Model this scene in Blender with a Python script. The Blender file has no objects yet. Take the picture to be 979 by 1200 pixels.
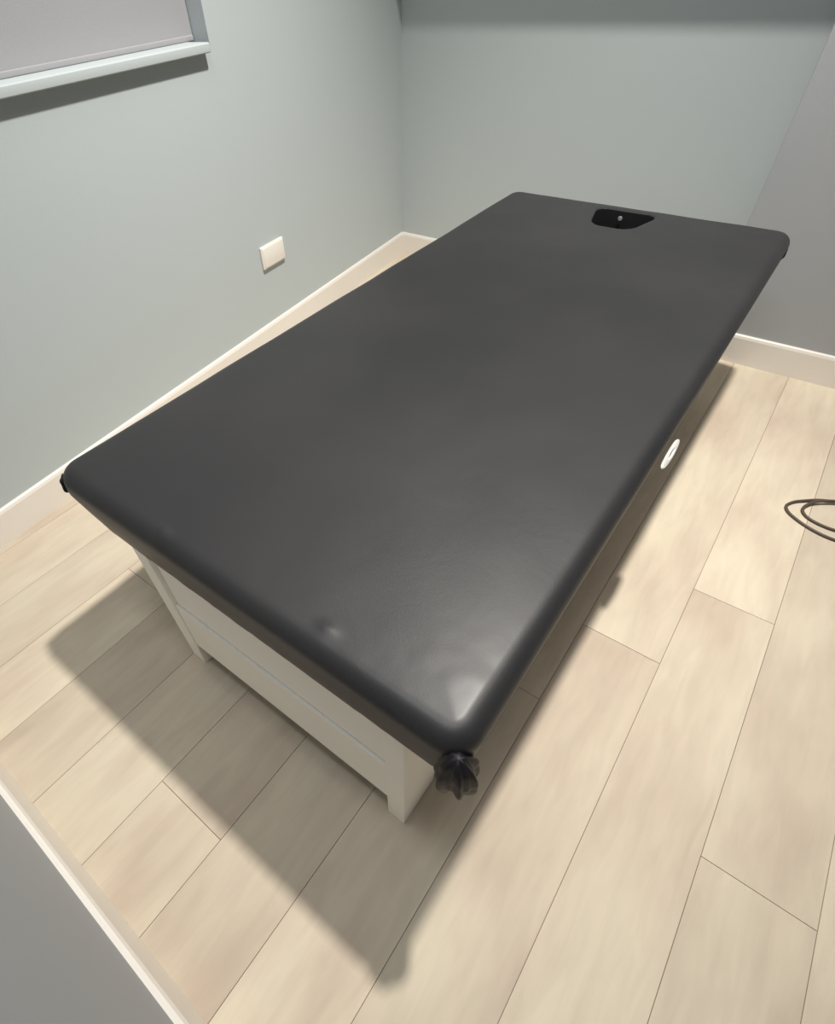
import bpy, bmesh, math, random
from mathutils import Vector, noise
random.seed(4)
C = bpy.context.scene.collection
PI = math.pi

# ------------------------------------------------------------------ helpers
def link(o):
    C.objects.link(o); return o

def obj(name, bm, mat, parent=None, smooth=False, angle=None):
    me = bpy.data.meshes.new(name)
    bm.normal_update(); bm.to_mesh(me); bm.free()
    if mat: me.materials.append(mat)
    for p in me.polygons: p.use_smooth = smooth
    if smooth and angle:
        me.set_sharp_from_angle(angle=angle)
    o = link(bpy.data.objects.new(name, me))
    if parent: o.parent = parent
    return o

def struct(name, bm, mat, **k):
    o = obj(name, bm, mat, **k); o['kind'] = 'structure'; return o

def tag(o, label, cat, group=None):
    o['label'] = label; o['category'] = cat
    if group: o['group'] = group
    return o

def empty(name, loc):
    o = link(bpy.data.objects.new(name, None)); o.location = loc; o.empty_display_size = .1
    return o

def box(bm, lo, hi, bevel=0.0, seg=2, fn=None):
    r = bmesh.ops.create_cube(bm, size=1.0)
    vs = r['verts']
    for v in vs:
        v.co = Vector([(lo[i] + hi[i]) / 2 + v.co[i] * (hi[i] - lo[i]) for i in range(3)])
    if bevel:
        es = list({e for v in vs for e in v.link_edges})
        b = bmesh.ops.bevel(bm, geom=es, offset=bevel, segments=seg, profile=.6, affect='EDGES')
        vs = list({v for v in b['verts']} | {v for v in vs if v.is_valid})
    if fn:
        for v in vs: v.co = fn(v.co)
    return vs

def tube(bm, pts, r, n=10):
    rings = []
    for i, p in enumerate(pts):
        p = Vector(p)
        t = (Vector(pts[min(i + 1, len(pts) - 1)]) - Vector(pts[max(i - 1, 0)])).normalized()
        a = Vector((0, 0, 1)).cross(t).normalized(); b = t.cross(a)
        rings.append([bm.verts.new(p + a * r * math.cos(2*PI*k/n) + b * r * math.sin(2*PI*k/n)) for k in range(n)])
    for A, B in zip(rings, rings[1:]):
        for k in range(n): bm.faces.new((A[k], A[(k+1) % n], B[(k+1) % n], B[k]))
    bm.faces.new(rings[0][::-1]); bm.faces.new(rings[-1])
    bmesh.ops.recalc_face_normals(bm, faces=bm.faces)

def catmull(P, n=8):
    P = [Vector(p) for p in P]; out = []
    for i in range(len(P) - 1):
        p0, p1, p2, p3 = P[max(i-1, 0)], P[i], P[i+1], P[min(i+2, len(P)-1)]
        for k in range(n):
            t = k / n
            out.append(.5 * ((2*p1) + (p2-p0)*t + (2*p0-5*p1+4*p2-p3)*t*t + (3*p1-p0-3*p2+p3)*t**3))
    out.append(P[-1]); return out

# ------------------------------------------------------------------ materials
def mat(name, col, rough=.5, spec=.5, bump=None, vary=None, metal=0, coat=0):
    m = bpy.data.materials.new(name); m.use_nodes = True
    nt = m.node_tree; b = nt.nodes['Principled BSDF']
    b.inputs['Base Color'].default_value = (*col, 1); b.inputs['Roughness'].default_value = rough
    b.inputs['Specular IOR Level'].default_value = spec; b.inputs['Metallic'].default_value = metal
    b.inputs['Coat Weight'].default_value = coat
    tc = nt.nodes.new('ShaderNodeTexCoord')
    if vary:
        sc, amt = vary
        nz = nt.nodes.new('ShaderNodeTexNoise'); nz.inputs['Scale'].default_value = sc; nz.inputs['Detail'].default_value = 4
        nt.links.new(tc.outputs['Object'], nz.inputs['Vector'])
        mx = nt.nodes.new('ShaderNodeMix'); mx.data_type = 'RGBA'
        mx.inputs[6].default_value = (*[c * (1 - amt) for c in col], 1)
        mx.inputs[7].default_value = (*[min(1, c * (1 + amt)) for c in col], 1)
        nt.links.new(nz.outputs['Fac'], mx.inputs[0]); nt.links.new(mx.outputs[2], b.inputs['Base Color'])
    if bump:
        sc, st = bump
        nz = nt.nodes.new('ShaderNodeTexNoise'); nz.inputs['Scale'].default_value = sc; nz.inputs['Detail'].default_value = 5
        nt.links.new(tc.outputs['Object'], nz.inputs['Vector'])
        bp = nt.nodes.new('ShaderNodeBump'); bp.inputs['Strength'].default_value = st; bp.inputs['Distance'].default_value = .004
        nt.links.new(nz.outputs['Fac'], bp.inputs['Height']); nt.links.new(bp.outputs['Normal'], b.inputs['Normal'])
    return m

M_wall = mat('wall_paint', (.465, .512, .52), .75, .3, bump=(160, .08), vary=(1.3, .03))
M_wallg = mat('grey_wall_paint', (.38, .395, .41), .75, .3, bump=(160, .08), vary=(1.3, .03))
M_ceil = mat('ceiling_paint', (.8, .8, .8), .9, .2, vary=(2, .03))
M_white = mat('white_gloss_paint', (.80, .76, .70), .4, .4, vary=(6, .02))
M_base = mat('white_lacquer', (.90, .89, .83), .45, .4, vary=(5, .03))
M_plate = mat('cream_plastic', (.82, .78, .72), .35, .5, vary=(20, .02))
M_ring = mat('white_plastic', (.85, .83, .78), .35, .5, vary=(20, .02))
M_dark = mat('dark_slot', (.02, .02, .02), .7, .3, vary=(20, .1))
M_blind = mat('blind_fabric', (.34, .34, .355), .85, .2, bump=(400, .15), vary=(1.5, .03))
M_glass = mat('night_glass', (.02, .02, .025), .05, .6, vary=(2, .1))
M_cable = mat('cable_rubber', (.085, .065, .05), .5, .4, vary=(30, .1))
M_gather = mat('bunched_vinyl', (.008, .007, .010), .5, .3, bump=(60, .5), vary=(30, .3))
M_bead = mat('grey_bead', (.13, .135, .14), .4, .5, vary=(30, .1))

# vinyl: soft sheen with fine grain, faint scuffs and creases
def vinyl():
    m = bpy.data.materials.new('charcoal_vinyl'); m.use_nodes = True
    nt = m.node_tree; N = nt.nodes; L = nt.links; b = N['Principled BSDF']
    tc = N.new('ShaderNodeTexCoord')
    n1 = N.new('ShaderNodeTexNoise'); n1.inputs['Scale'].default_value = 2.5; n1.inputs['Detail'].default_value = 3
    L.new(tc.outputs['Object'], n1.inputs['Vector'])
    cr = N.new('ShaderNodeValToRGB')
    cr.color_ramp.elements[0].position = .3; cr.color_ramp.elements[0].color = (.017, .0172, .019, 1)
    cr.color_ramp.elements[1].position = .7; cr.color_ramp.elements[1].color = (.024, .0235, .025, 1)
    L.new(n1.outputs['Fac'], cr.inputs[0]); L.new(cr.outputs[0], b.inputs['Base Color'])
    n2 = N.new('ShaderNodeTexNoise'); n2.inputs['Scale'].default_value = 6; n2.inputs['Detail'].default_value = 6
    L.new(tc.outputs['Object'], n2.inputs['Vector'])
    mr = N.new('ShaderNodeMapRange'); mr.inputs[3].default_value = .44; mr.inputs[4].default_value = .56
    L.new(n2.outputs['Fac'], mr.inputs[0]); L.new(mr.outputs[0], b.inputs['Roughness'])
    n3 = N.new('ShaderNodeTexNoise'); n3.inputs['Scale'].default_value = 420; n3.inputs['Detail'].default_value = 2
    L.new(tc.outputs['Object'], n3.inputs['Vector'])
    b1 = N.new('ShaderNodeBump'); b1.inputs['Strength'].default_value = .12; b1.inputs['Distance'].default_value = .001
    L.new(n3.outputs['Fac'], b1.inputs['Height'])
    n4 = N.new('ShaderNodeTexNoise'); n4.inputs['Scale'].default_value = 9; n4.inputs['Detail'].default_value = 5; n4.inputs['Distortion'].default_value = 1.2
    L.new(tc.outputs['Object'], n4.inputs['Vector'])
    b2 = N.new('ShaderNodeBump'); b2.inputs['Strength'].default_value = .05; b2.inputs['Distance'].default_value = .012
    L.new(n4.outputs['Fac'], b2.inputs['Height']); L.new(b1.outputs['Normal'], b2.inputs['Normal'])
    L.new(b2.outputs['Normal'], b.inputs['Normal'])
    b.inputs['Specular IOR Level'].default_value = .42; b.inputs['Coat Weight'].default_value = .13; b.inputs['Coat Roughness'].default_value = .27
    return m
M_vinyl = vinyl()
M_hole_shade = mat('hole_shade_vinyl', (.006, .006, .007), .9, .05, vary=(30, .2))  # darker than the vinyl: shade of the face hole put into its colour

def wood():
    m = bpy.data.materials.new('pale_oak_planks'); m.use_nodes = True
    nt = m.node_tree; N = nt.nodes; L = nt.links; b = N['Principled BSDF']
    tc = N.new('ShaderNodeTexCoord'); at = N.new('ShaderNodeAttribute'); at.attribute_name = 'plank'
    sc = N.new('ShaderNodeVectorMath'); sc.operation = 'SCALE'; sc.inputs['Scale'].default_value = 37
    L.new(at.outputs['Color'], sc.inputs[0])
    ad = N.new('ShaderNodeVectorMath'); ad.operation = 'ADD'
    L.new(tc.outputs['Object'], ad.inputs[0]); L.new(sc.outputs[0], ad.inputs[1])
    mp = N.new('ShaderNodeMapping'); mp.inputs['Scale'].default_value = (1, .16, 1)
    L.new(ad.outputs[0], mp.inputs[0])
    g = N.new('ShaderNodeTexNoise'); g.inputs['Scale'].default_value = 42; g.inputs['Detail'].default_value = 8; g.inputs['Distortion'].default_value = .6
    L.new(mp.outputs[0], g.inputs['Vector'])
    mp2 = N.new('ShaderNodeMapping'); mp2.inputs['Scale'].default_value = (1, .4, 1)
    L.new(ad.outputs[0], mp2.inputs[0])
    c = N.new('ShaderNodeTexNoise'); c.inputs['Scale'].default_value = 6.5; c.inputs['Detail'].default_value = 3
    L.new(mp2.outputs[0], c.inputs['Vector'])
    r = N.new('ShaderNodeValToRGB')
    e = r.color_ramp.elements
    e[0].position = .28; e[0].color = (.52, .425, .335, 1)
    e[1].position = .66; e[1].color = (.64, .565, .44, 1)
    x = e.new(.45); x.color = (.585, .50, .39, 1)
    L.new(c.outputs['Fac'], r.inputs[0])
    # grain
    gr = N.new('ShaderNodeMapRange'); gr.inputs[1].default_value = .3; gr.inputs[2].default_value = .7
    gr.inputs[3].default_value = .93; gr.inputs[4].default_value = 1.04
    L.new(g.outputs['Fac'], gr.inputs[0])
    sp = N.new('ShaderNodeSeparateColor'); L.new(at.outputs['Color'], sp.inputs[0])
    tr = N.new('ShaderNodeMapRange'); tr.inputs[3].default_value = .93; tr.inputs[4].default_value = 1.04
    L.new(sp.outputs[0], tr.inputs[0])
    mu = N.new('ShaderNodeMath'); mu.operation = 'MULTIPLY'
    L.new(gr.outputs[0], mu.inputs[0]); L.new(tr.outputs[0], mu.inputs[1])
    vm = N.new('ShaderNodeVectorMath'); vm.operation = 'SCALE'
    L.new(r.outputs[0], vm.inputs[0]); L.new(mu.outputs[0], vm.inputs['Scale'])
    # sparse knots
    vo = N.new('ShaderNodeTexVoronoi'); vo.inputs['Scale'].default_value = 1.5
    mp3 = N.new('ShaderNodeMapping'); mp3.inputs['Scale'].default_value = (1, .7, 1)
    L.new(ad.outputs[0], mp3.inputs[0]); L.new(mp3.outputs[0], vo.inputs['Vector'])
    kr = N.new('ShaderNodeMapRange'); kr.inputs[1].default_value = .012; kr.inputs[2].default_value = .035
    kr.inputs[3].default_value = .78; kr.inputs[4].default_value = 1.0
    L.new(vo.outputs['Distance'], kr.inputs[0])
    v2 = N.new('ShaderNodeVectorMath'); v2.operation = 'SCALE'
    L.new(vm.outputs[0], v2.inputs[0]); L.new(kr.outputs[0], v2.inputs['Scale'])
    L.new(v2.outputs[0], b.inputs['Base Color'])
    b.inputs['Roughness'].default_value = .62; b.inputs['Specular IOR Level'].default_value = .25
    bp = N.new('ShaderNodeBump'); bp.inputs['Strength'].default_value = .08; bp.inputs['Distance'].default_value = .002
    L.new(g.outputs['Fac'], bp.inputs['Height']); L.new(bp.outputs['Normal'], b.inputs['Normal'])
    return m
M_wood = wood()
M_gap = mat('seam_dark', (.30, .24, .18), .9, .1, vary=(10, .1))

# ------------------------------------------------------------------ room
YN, YB, YF = -.452, 2.434, 2.163          # near wall, back wall, face of the projecting wall
XR, XC = 2.25, .803                       # right wall, corner of the projecting wall
COR = Vector((-.840, YB, 0)); A = .0986   # back left corner; the left wall runs a little off square
ZC = 3.35
def LW(u, n, z):
    return Vector((COR.x - u*math.sin(A) + n*math.cos(A), COR.y + u*math.cos(A) + n*math.sin(A), z))
lw = lambda v: LW(v.x, v.y, v.z)          # local (along, into the room, up)

# floor boards, laid along the table
bm = bmesh.new(); col = bm.loops.layers.float_color.new('plank')
PW, X0, G = .1901, .9649, .0003
joints = {0: .66, 1: .932, 2: .300, -3: -.241, -1: .409, -2: .95, -4: .9, -5: 1.1, -6: .076, -7: .8, 3: 1.75, 4: .1}
def quad(x0, y0, x1, y1, z0, c):
    b = .0004
    V = [bm.verts.new(p) for p in ((x0, y0, z0-.003), (x1, y0, z0-.003), (x1, y1, z0-.003), (x0, y1, z0-.003),
                                   (x0+b, y0+b, z0), (x1-b, y0+b, z0), (x1-b, y1-b, z0), (x0+b, y1-b, z0))]
    for f in ((4,5,6,7), (0,1,5,4), (1,2,6,5), (2,3,7,6), (3,0,4,7)):
        F = bm.faces.new([V[i] for i in f])
        for l in F.loops: l[col] = c
YA, YZ = YN - .01, YB + .01
for k in range(-10, 7):
    x0, x1 = X0 + k*PW, X0 + (k+1)*PW
    x0c, x1c = max(x0, -.90), min(x1, XR)
    if x1c <= x0c: continue
    j = joints.get(k, random.uniform(-.2, 1.2)); ys = [YA]
    t = j - 3*1.75
    while t < YZ:
        if t > YA + .02: ys.append(t)
        t += 1.75
    ys.append(YZ)
    for a, b_ in zip(ys, ys[1:]):
        quad(x0c + G, a + G, x1c - G, b_ - G, 0, (random.random(), random.random(), random.random(), 1))
nf = len(bm.faces)
box(bm, (-.9, YA, -.06), (XR, YZ, -.0031))
bm.faces.ensure_lookup_table()
for f in bm.faces[nf:]: f.material_index = 1
fl = struct('floor', bm, M_wood); fl.data.materials.append(M_gap)

bm = bmesh.new(); box(bm, (-1.1, YN - .1, ZC), (XR + .1, YB + .1, ZC + .1)); struct('ceiling', bm, M_ceil)

# left wall with the window opening
U0, U1, WZ0, WZ1, TH = -2.72, -1.208, .999, 2.05, .17
bm = bmesh.new()
for lo, hi in (((U1, -TH, 0), (.0, 0, ZC)), ((-2.98, -TH, 0), (U0, 0, ZC)), ((U0, -TH, 0), (U1, 0, WZ0)), ((U0, -TH, WZ1), (U1, 0, ZC))):
    box(bm, lo, hi, fn=lw)
struct('wall_left', bm, M_wall)
bm = bmesh.new(); box(bm, (-1.05, YB, 0), (1.0, YB + .12, ZC)); struct('wall_back', bm, M_wall)
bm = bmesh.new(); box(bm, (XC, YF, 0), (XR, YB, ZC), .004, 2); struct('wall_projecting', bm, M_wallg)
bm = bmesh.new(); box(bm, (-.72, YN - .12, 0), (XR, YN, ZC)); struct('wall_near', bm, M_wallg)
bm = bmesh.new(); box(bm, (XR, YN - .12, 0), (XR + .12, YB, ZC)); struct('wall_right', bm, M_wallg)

# baseboards
HB, TB = .11, .012
def baseboard(name, a, b, fn):
    bm = bmesh.new(); prof = [(.0, .0), (TB, .0), (TB, HB - .012), (TB - .003, HB - .003), (TB - .007, HB), (.0, HB)]
    R = [[bm.verts.new(fn(Vector((u, n, z)))) for n, z in prof] for u in (a, b)]
    n = len(prof)
    for k in range(n): bm.faces.new((R[0][k], R[0][(k+1) % n], R[1][(k+1) % n], R[1][k]))
    bm.faces.new(R[0][::-1]); bm.faces.new(R[1]); bmesh.ops.recalc_face_normals(bm, faces=bm.faces)
    return struct(name, bm, M_white)
baseboard('baseboard_left', -2.90, -.002, lw)
baseboard('baseboard_back', -.83, XC, lambda v: Vector((v.x, YB - v.y, v.z)))
baseboard('baseboard_right', XC - TB, XR, lambda v: Vector((v.x, YF - v.y, v.z)))
baseboard('baseboard_near', -.595, XR, lambda v: Vector((v.x, YN + v.y, v.z)))

# window in the left wall
wn = empty('window_1', LW((U0+U1)/2, -.10, WZ0)); wn['kind'] = 'structure'
wi = Vector(wn.location)
def wfn(v): return lw(v) - wi
bm = bmesh.new()
for lo, hi in (((U0, -.15, WZ0), (U0+.05, -.10, WZ1)), ((U1-.05, -.15, WZ0), (U1, -.10, WZ1)),
               ((U0+.05, -.15, WZ0), (U1-.05, -.10, WZ0+.05)), ((U0+.05, -.15, WZ1-.05), (U1-.05, -.10, WZ1)),
               (((U0+U1)/2-.025, -.15, WZ0+.05), ((U0+U1)/2+.025, -.10, WZ1-.05))):
    box(bm, lo, hi, .003, 2, wfn)
obj('window_frame', bm, M_white, wn)
bm = bmesh.new(); box(bm, (U0+.04, -.13, WZ0+.04), (U1-.04, -.12, WZ1-.04), fn=wfn); obj('pane', bm, M_glass, wn)
bm = bmesh.new(); box(bm, (U0+.001, -.10, WZ0), (U1-.028, .030, WZ0+.024), .006, 3, wfn); obj('window_sill', bm, M_wall, wn, smooth=True, angle=.6)
# roller blind inside the recess
bl = empty('roller_blind', LW((U0+U1)/2, -.06, WZ1)); bi = Vector(bl.location)
tag(bl, 'pale grey roller blind pulled down inside the window recess above the sill', 'blind')
def bfn(v): return lw(v) - bi
bm = bmesh.new(); box(bm, (U0+.004, -.066, WZ0+.036), (U1-.003, -.063, WZ1-.03), fn=bfn); obj('fabric', bm, M_blind, bl)
bm = bmesh.new(); box(bm, (U0+.004, -.070, WZ0+.024), (U1-.003, -.059, WZ0+.038), .004, 3, bfn); obj('bottom_rail', bm, M_blind, bl, smooth=True, angle=.6)
bm = bmesh.new()
tube(bm, [LW(U0+.004+t*(U1-U0-.008), -.06, WZ1-.028) - bi for t in (0, .5, 1)], .022, 20); obj('roller', bm, M_blind, bl, smooth=True, angle=.8)

# shelf high on the back wall: throws the dark band seen at the top of the back wall
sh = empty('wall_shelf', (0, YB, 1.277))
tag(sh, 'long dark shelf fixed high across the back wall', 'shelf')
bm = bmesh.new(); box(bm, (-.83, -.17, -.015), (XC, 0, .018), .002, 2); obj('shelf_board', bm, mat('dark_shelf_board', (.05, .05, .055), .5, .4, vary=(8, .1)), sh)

# blank plate on the left wall
pl = empty('wall_plate', LW(-1.092, .0, .366)); pi_ = Vector(pl.location)
tag(pl, 'blank cream double wall plate low on the left wall above the baseboard', 'wall plate')
bm = bmesh.new(); box(bm, (-1.163, 0, .325), (-1.022, .012, .410), .005, 3, lambda v: lw(v) - pi_); obj('cover_plate', bm, M_plate, pl, smooth=True, angle=.7)
bm = bmesh.new(); box(bm, (-1.157, .010, .331), (-1.028, .0145, .404), .002, 2, lambda v: lw(v) - pi_); obj('face_insert', bm, M_plate, pl, smooth=True, angle=.7)

# ------------------------------------------------------------------ treatment table
W, LN, ZT = .959, 1.988, .532
T = empty('treatment_table', (.48, .99, 0)); to = Vector(T.location)
tag(T, 'low treatment table with charcoal vinyl padded top, face hole and white base', 'treatment table')
loc = lambda v: Vector(v) - to

def fbm(x, y, s, z=0.): return noise.noise(Vector((x*s, y*s, z)))

R_, RC = .034, .018      # edge roll and corner radius of the flat top
HX, HY = .462, 1.840     # face hole centre
def hole_d(x, y):
    # rounded trapezoid, wide to the far side
    px, py = x - HX, y - HY
    hw = .078 + .018 * max(-1, min(1, py / .075))
    qx, qy = abs(px) - (hw - .035), abs(py) - (.078 - .035)
    return math.hypot(max(qx, 0), max(qy, 0)) + min(max(qx, qy), 0) - .035
def topz(x, y):
    # slight crown, soft dents, near right corner dented as in use
    e = min(x, W - x, y, LN - y)
    z = ZT - .004 * math.exp(-max(e, 0) / .05)
    z += .0016 * fbm(x, y, 3.1) + .0008 * fbm(x, y, 9, 3)
    # fine creases gathering towards the near right corner
    d = math.hypot(x - W, y)
    if d < .35:
        a = math.atan2(y, W - x)
        z += .0003 * fbm(x, y, 34, 4) * math.exp(-((d - .13) / .07) ** 2)
    # two small puckers by the front hem
    for px, py in ((.70, .045), (.335, .03)):
        z += .0028 * math.exp(-(((x - px) / .016) ** 2 + ((y - py) / .010) ** 2))
    h = hole_d(x, y)
    if h < .018:
        t = max(0, min(1, (.018 - h) / .024)); t = t * t * (3 - 2 * t)
        z -= .105 * t if h < 0.004 else .006 * ((.018 - h) / .014) ** 2
    return z
def warp(lo, hi, n, dens):
    # non-uniform spacing from a density function
    m = 4000; acc = [0]
    for i in range(m): acc.append(acc[-1] + dens(lo + (hi-lo)*(i+.5)/m))
    out = []; j = 0
    for k in range(n + 1):
        tgt = acc[-1] * k / n
        while j < m and acc[j+1] < tgt: j += 1
        out.append(lo + (hi-lo) * min(1, (j + (tgt-acc[j]) / max(1e-9, acc[min(j+1, m)]-acc[j])) / m))
    out[0] = lo; out[-1] = hi
    return out
xs = warp(R_, W - R_, 190, lambda x: 1 + 2.2*math.exp(-((x-HX)/.10)**4) + 1.5*math.exp(-min(x, W-x)/.08))
ys = warp(R_, LN - R_, 300, lambda y: 1 + 4.0*math.exp(-((y-HY)/.10)**4) + 2.2*math.exp(-min(y, LN-y)/.10))
bm = bmesh.new(); nx, ny = len(xs), len(ys)
def rcorner(x, y):
    cx = R_ + RC if x < R_ + RC else (W - R_ - RC if x > W - R_ - RC else None)
    cy = R_ + RC if y < R_ + RC else (LN - R_ - RC if y > LN - R_ - RC else None)
    if cx is None or cy is None: return x, y
    a, b = x - cx, y - cy; m = max(abs(a), abs(b)); h = math.hypot(a, b)
    return (cx + a*m/h, cy + b*m/h) if h > 1e-9 else (x, y)
grid = []
for x in xs:
    rw = []
    for y in ys:
        X, Y = rcorner(x, y); rw.append(bm.verts.new(loc((X, Y, topz(X, Y)))))
    grid.append(rw)
for i in range(nx-1):
    for j in range(ny-1): bm.faces.new((grid[i][j], grid[i+1][j], grid[i+1][j+1], grid[i][j+1]))
per = [grid[i][0] for i in range(nx)] + [grid[-1][j] for j in range(1, ny)] + \
      [grid[i][-1] for i in range(nx-2, -1, -1)] + [grid[0][j] for j in range(ny-2, 0, -1)]
n = len(per); P0 = [v.co + to for v in per]
norms = []
for i in range(n):
    x, y = P0[i].x, P0[i].y
    ax = min(max(x, R_+RC), W-R_-RC); ay = min(max(y, R_+RC), LN-R_-RC)
    norms.append(Vector((x-ax, y-ay, 0)).normalized())
def hem(x, y):      # height of the lower hem, pulled up at the left near corner and far corners
    z = .434
    z += .040 * math.exp(-(math.hypot(x, y) / .10) ** 2)
    z += .030 * math.exp(-(math.hypot(x - W, y - LN) / .09) ** 2) + .03 * math.exp(-(math.hypot(x, y - LN) / .09) ** 2)
    z += .0005 * fbm(x, y, 8, 5)
    return z
rings = [per]
prof = []
for k in range(1, 8):
    th = k / 7 * PI / 2; prof.append(('r', R_ * math.sin(th), R_ * (1 - math.cos(th))))
for k in range(1, 10): prof.append(('f', k / 9, 0))
for k in range(1, 4): prof.append(('t', k / 3, 0))
for kind, a, b in prof:
    rg = []
    for i in range(n):
        p, nn = P0[i], norms[i]; s = i * .0137
        x, y = p.x + nn.x * R_, p.y + nn.y * R_
        zb = p.z - R_; zh = hem(x, y); tk = .012 - .009 * max(0, -nn.y)   # tucked further under on the long sides
        fold = .0009 * noise.noise(Vector((x*22, y*22, 2))) + .0003 * noise.noise(Vector((x*60, y*60, 7)))
        if kind == 'r': q = p + nn * a + Vector((0, 0, -b))
        elif kind == 'f':
            q = p + nn * (R_ + .002*math.sin(a*PI) - tk*a + fold * a); q.z = zb + (zh - zb) * a
        else:
            q = p + nn * (R_ - tk + fold - .030 * a); q.z = zh - .003 * math.sin(a * PI) + .004 * a
        rg.append(bm.verts.new(q - to))
    rings.append(rg)
for Ra, Rb in zip(rings, rings[1:]):
    for i in range(n): bm.faces.new((Ra[i], Rb[i], Rb[(i+1) % n], Ra[(i+1) % n]))
# closed underside
bm.faces.new(rings[-1])
bmesh.ops.recalc_face_normals(bm, faces=bm.faces)
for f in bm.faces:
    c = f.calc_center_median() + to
    f.material_index = 1 if (c.z > .42 and hole_d(c.x, c.y) < .008 and .02 < c.x < W - .02) else 0  # faces inside the hole get the painted shade
top = obj('padded_top', bm, M_vinyl, T, smooth=True); top.data.materials.append(M_hole_shade)
top['label'] = 'charcoal vinyl cover stretched over padding'

# bunched vinyl at the corners
def gather(cx, cy, cz, sx, sy, sz, seed, lobes=5):
    bm = bmesh.new(); bmesh.ops.create_icosphere(bm, subdivisions=5, radius=1)
    for v in bm.verts:
        d = v.co.normalized(); a = math.atan2(d.y, d.x)
        r = 1 + .15 * math.sin(a * lobes + 1.2 * d.z + seed) + .06 * math.sin(a * (2 * lobes + 1) + seed) + .20 * noise.noise(d * 1.6 + Vector((seed, 0, 0)))
        low = max(0, -d.z)
        v.co = Vector((cx + d.x*sx*r, cy + d.y*sy*r, cz + d.z*sz*(1 + .35*low*math.sin(a*3 + seed)))) - to
    return obj('corner_gather', bm, M_gather, top, smooth=True)
gather(W - .014, .008, .455, .028, .024, .054, 1.3, 6)
gather(W - .004, .022, .442, .015, .018, .036, 4.1, 3)
gather(.018, .020, .486, .017, .019, .024, 2.2)
gather(W - .022, LN - .020, .476, .021, .020, .030, 3.3)

# small grey bead on the far inner face of the face hole
bm = bmesh.new()
bmesh.ops.create_uvsphere(bm, u_segments=20, v_segments=10, radius=1)
for v in bm.verts: v.co = Vector((HX - .016 + v.co.x*.008, HY + .072 + v.co.y*.005, ZT - .022 + v.co.z*.007)) - to
obj('hole_bead', bm, M_bead, top, smooth=True)

# oval white pull plate with a slot, at the hem of the right side
gx, gy, gz = .965, .855, .425
bm = bmesh.new(); N_ = 40; tilt = math.radians(58)
def gp(a, rl, rw, dz):
    u, w_ = rl*math.cos(a), rw*math.sin(a)
    return Vector((gx + w_*math.cos(tilt) + dz*math.sin(tilt), gy + u, gz - w_*math.sin(tilt) + dz*math.cos(tilt))) - to
prf = [(.056, .0095, 0), (.058, .0108, .002), (.056, .0095, .005), (.024, .0050, .006), (.022, .0042, .003), (.024, .0050, 0)]
RR = [[bm.verts.new(gp(2*PI*k/N_, a, b, c)) for k in range(N_)] for a, b, c in prf]
for i in range(len(RR)):
    Aa, Bb = RR[i], RR[(i+1) % len(RR)]
    for k in range(N_): bm.faces.new((Aa[k], Aa[(k+1) % N_], Bb[(k+1) % N_], Bb[k]))
bmesh.ops.recalc_face_normals(bm, faces=bm.faces)
gr = obj('pull_plate', bm, M_ring, top, smooth=True, angle=.9); gr['label'] = 'small oval white plate with a dark slot'
bm = bmesh.new()
Vs = [bm.verts.new(gp(2*PI*k/N_, .024, .0050, .0015)) for k in range(N_)]
f = bm.faces.new(Vs); e = bmesh.ops.extrude_face_region(bm, geom=[f])
for v in e['geom']:
    if isinstance(v, bmesh.types.BMVert): v.co.z -= .002
bmesh.ops.recalc_face_normals(bm, faces=bm.faces)
obj('slot', bm, M_dark, gr)

# base: four legs, rails and recessed panels
BX0, BX1, BY0, BY1 = .208, .864, .006, 1.90
ZU = .445
for (x0, x1) in ((BX0, BX0+.046), (BX1-.040, BX1)):
    for (y0, y1) in ((BY0, BY0+.11), (BY1-.11, BY1)):
        bm = bmesh.new(); box(bm, (x0, y0, 0), (x1, y1, ZU), .0025, 2, lambda v: v - to); obj('leg', bm, M_base, T)
def rail(name, lo, hi, b=.002):
    bm = bmesh.new(); box(bm, lo, hi, b, 2, lambda v: v - to); return obj(name, bm, M_base, T)
for y0, y1, s in ((BY0+.004, BY0+.026, 1), (BY1-.026, BY1-.004, -1)):
    rail('lower_rail', (BX0+.046, y0, .085), (BX1-.040, y1, .255))
    ym = (y0+y1)/2 + s*.006
    rail('end_panel', (BX0+.046, (y0 if s>0 else y1-.012)+s*.006, .2555), (BX1-.040, (y0+.012 if s>0 else y1)+s*.006, ZU))
for x0, x1, s in ((BX0+.004, BX0+.026, 1), (BX1-.026, BX1-.004, -1)):
    rail('lower_rail', (x0, BY0+.11, .085), (x1, BY1-.11, .255))
    xm = (x0+x1)/2 + s*.006
    rail('side_panel', (xm-.005, BY0+.11, .255), (xm+.005, BY1-.11, ZU))
rail('deck', (.03, .03, ZU - .004), (W-.03, LN-.03, ZU + .012))

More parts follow.
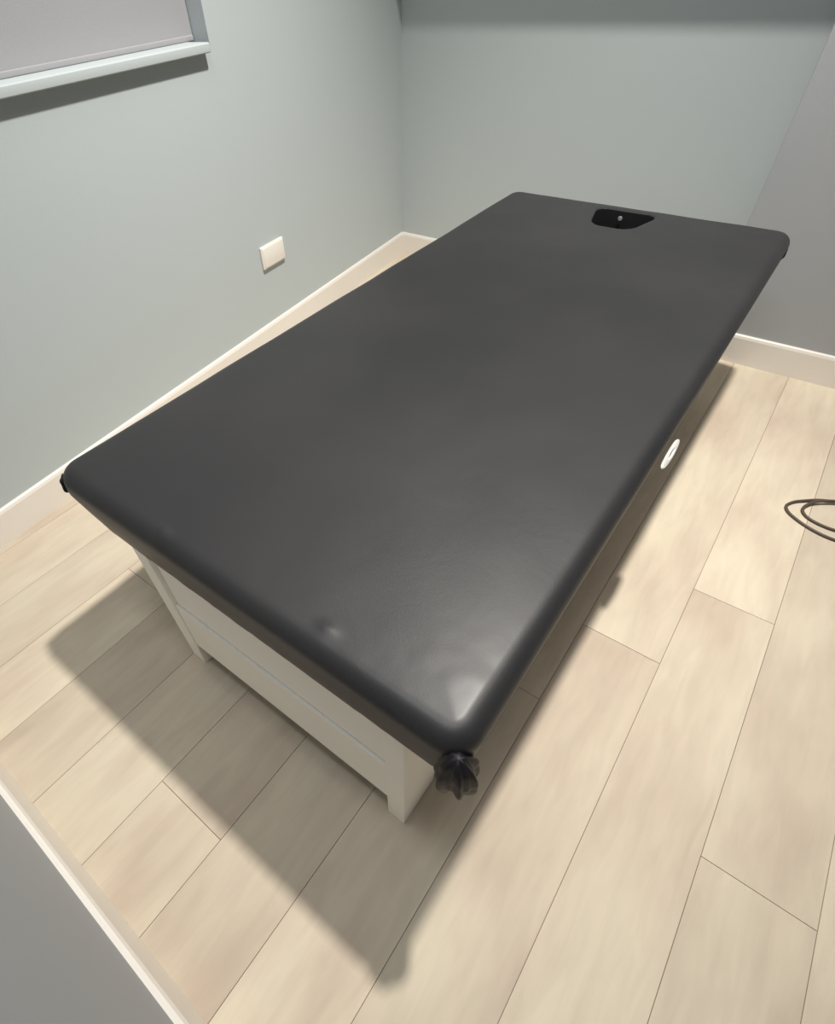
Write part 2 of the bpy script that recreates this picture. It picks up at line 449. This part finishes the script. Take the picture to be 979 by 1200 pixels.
# ------------------------------------------------------------------ cable coil on the floor
cp = [(1.47, 1.555, .005), (1.43, 1.518, .005), (1.385, 1.488, .005), (1.352, 1.470, .005), (1.322, 1.446, .005), (1.298, 1.424, .004),
      (1.284, 1.396, .004), (1.292, 1.371, .004), (1.318, 1.350, .004), (1.352, 1.333, .004), (1.395, 1.322, .004), (1.44, 1.325, .004),
      (1.49, 1.35, .004), (1.53, 1.40, .004), (1.545, 1.46, .005), (1.52, 1.51, .009), (1.47, 1.515, .013), (1.42, 1.496, .013), (1.37, 1.468, .013),
      (1.337, 1.438, .010), (1.324, 1.405, .005), (1.336, 1.380, .004), (1.365, 1.366, .004), (1.405, 1.362, .004), (1.45, 1.372, .004), (1.49, 1.40, .004), (1.50, 1.45, .004), (1.55, 1.52, .0045), (1.63, 1.56, .004), (1.72, 1.56, .004)]
bm = bmesh.new(); tube(bm, catmull(cp, 8), .0042, 10)
cb = obj('cable', bm, M_cable, smooth=True)
tag(cb, 'thin dark brown cable lying in loose loops on the pale floor boards', 'cable')

# ------------------------------------------------------------------ light: one ceiling spot, plus an added soft fill
ld = bpy.data.lights.new('ceiling_spot', 'SPOT'); ld.energy = 570; ld.color = (1.0, .95, .88)
ld.spot_size = math.radians(86); ld.spot_blend = 1.0; ld.shadow_soft_size = .075
lo = link(bpy.data.objects.new('ceiling_spot', ld)); lo.location = (.82, 1.22, 3.25)
lo.rotation_euler = (Vector((.15, 1.05, 0)) - Vector(lo.location)).to_track_quat('-Z', 'Y').to_euler()
la = bpy.data.lights.new('overhead_fill', 'AREA'); la.shape = 'RECTANGLE'; la.size = 1.6; la.size_y = .5; la.energy = 24; la.color = (.95, .97, 1)  # unseen soft fill, added to lift the floor shadow and white base
lp = link(bpy.data.objects.new('overhead_fill', la)); lp.location = (.7, -.12, 3.3)
wd = bpy.data.worlds.new('World'); bpy.context.scene.world = wd; wd.use_nodes = True
wd.node_tree.nodes['Background'].inputs[0].default_value = (.5, .55, .65, 1)
wd.node_tree.nodes['Background'].inputs[1].default_value = .1

# ------------------------------------------------------------------ camera
cd = bpy.data.cameras.new('camera'); cam = link(bpy.data.objects.new('camera', cd))
cd.sensor_width = 36; cd.lens = 36 * 622.64 / 1200; cd.clip_start = .02
cd.shift_x = (489.5 - 426.66) / 1200; cd.shift_y = (626.20 - 600) / 1200
cam.location = (1.0261, -.2278, 1.1938); cam.rotation_euler = (.7333, .0557, .6590)
bpy.context.scene.camera = cam
vs = bpy.context.scene.view_settings
vs.view_transform = 'Standard'; vs.look = 'None'; vs.gamma = 1; vs.exposure = 0; vs.use_curve_mapping = False
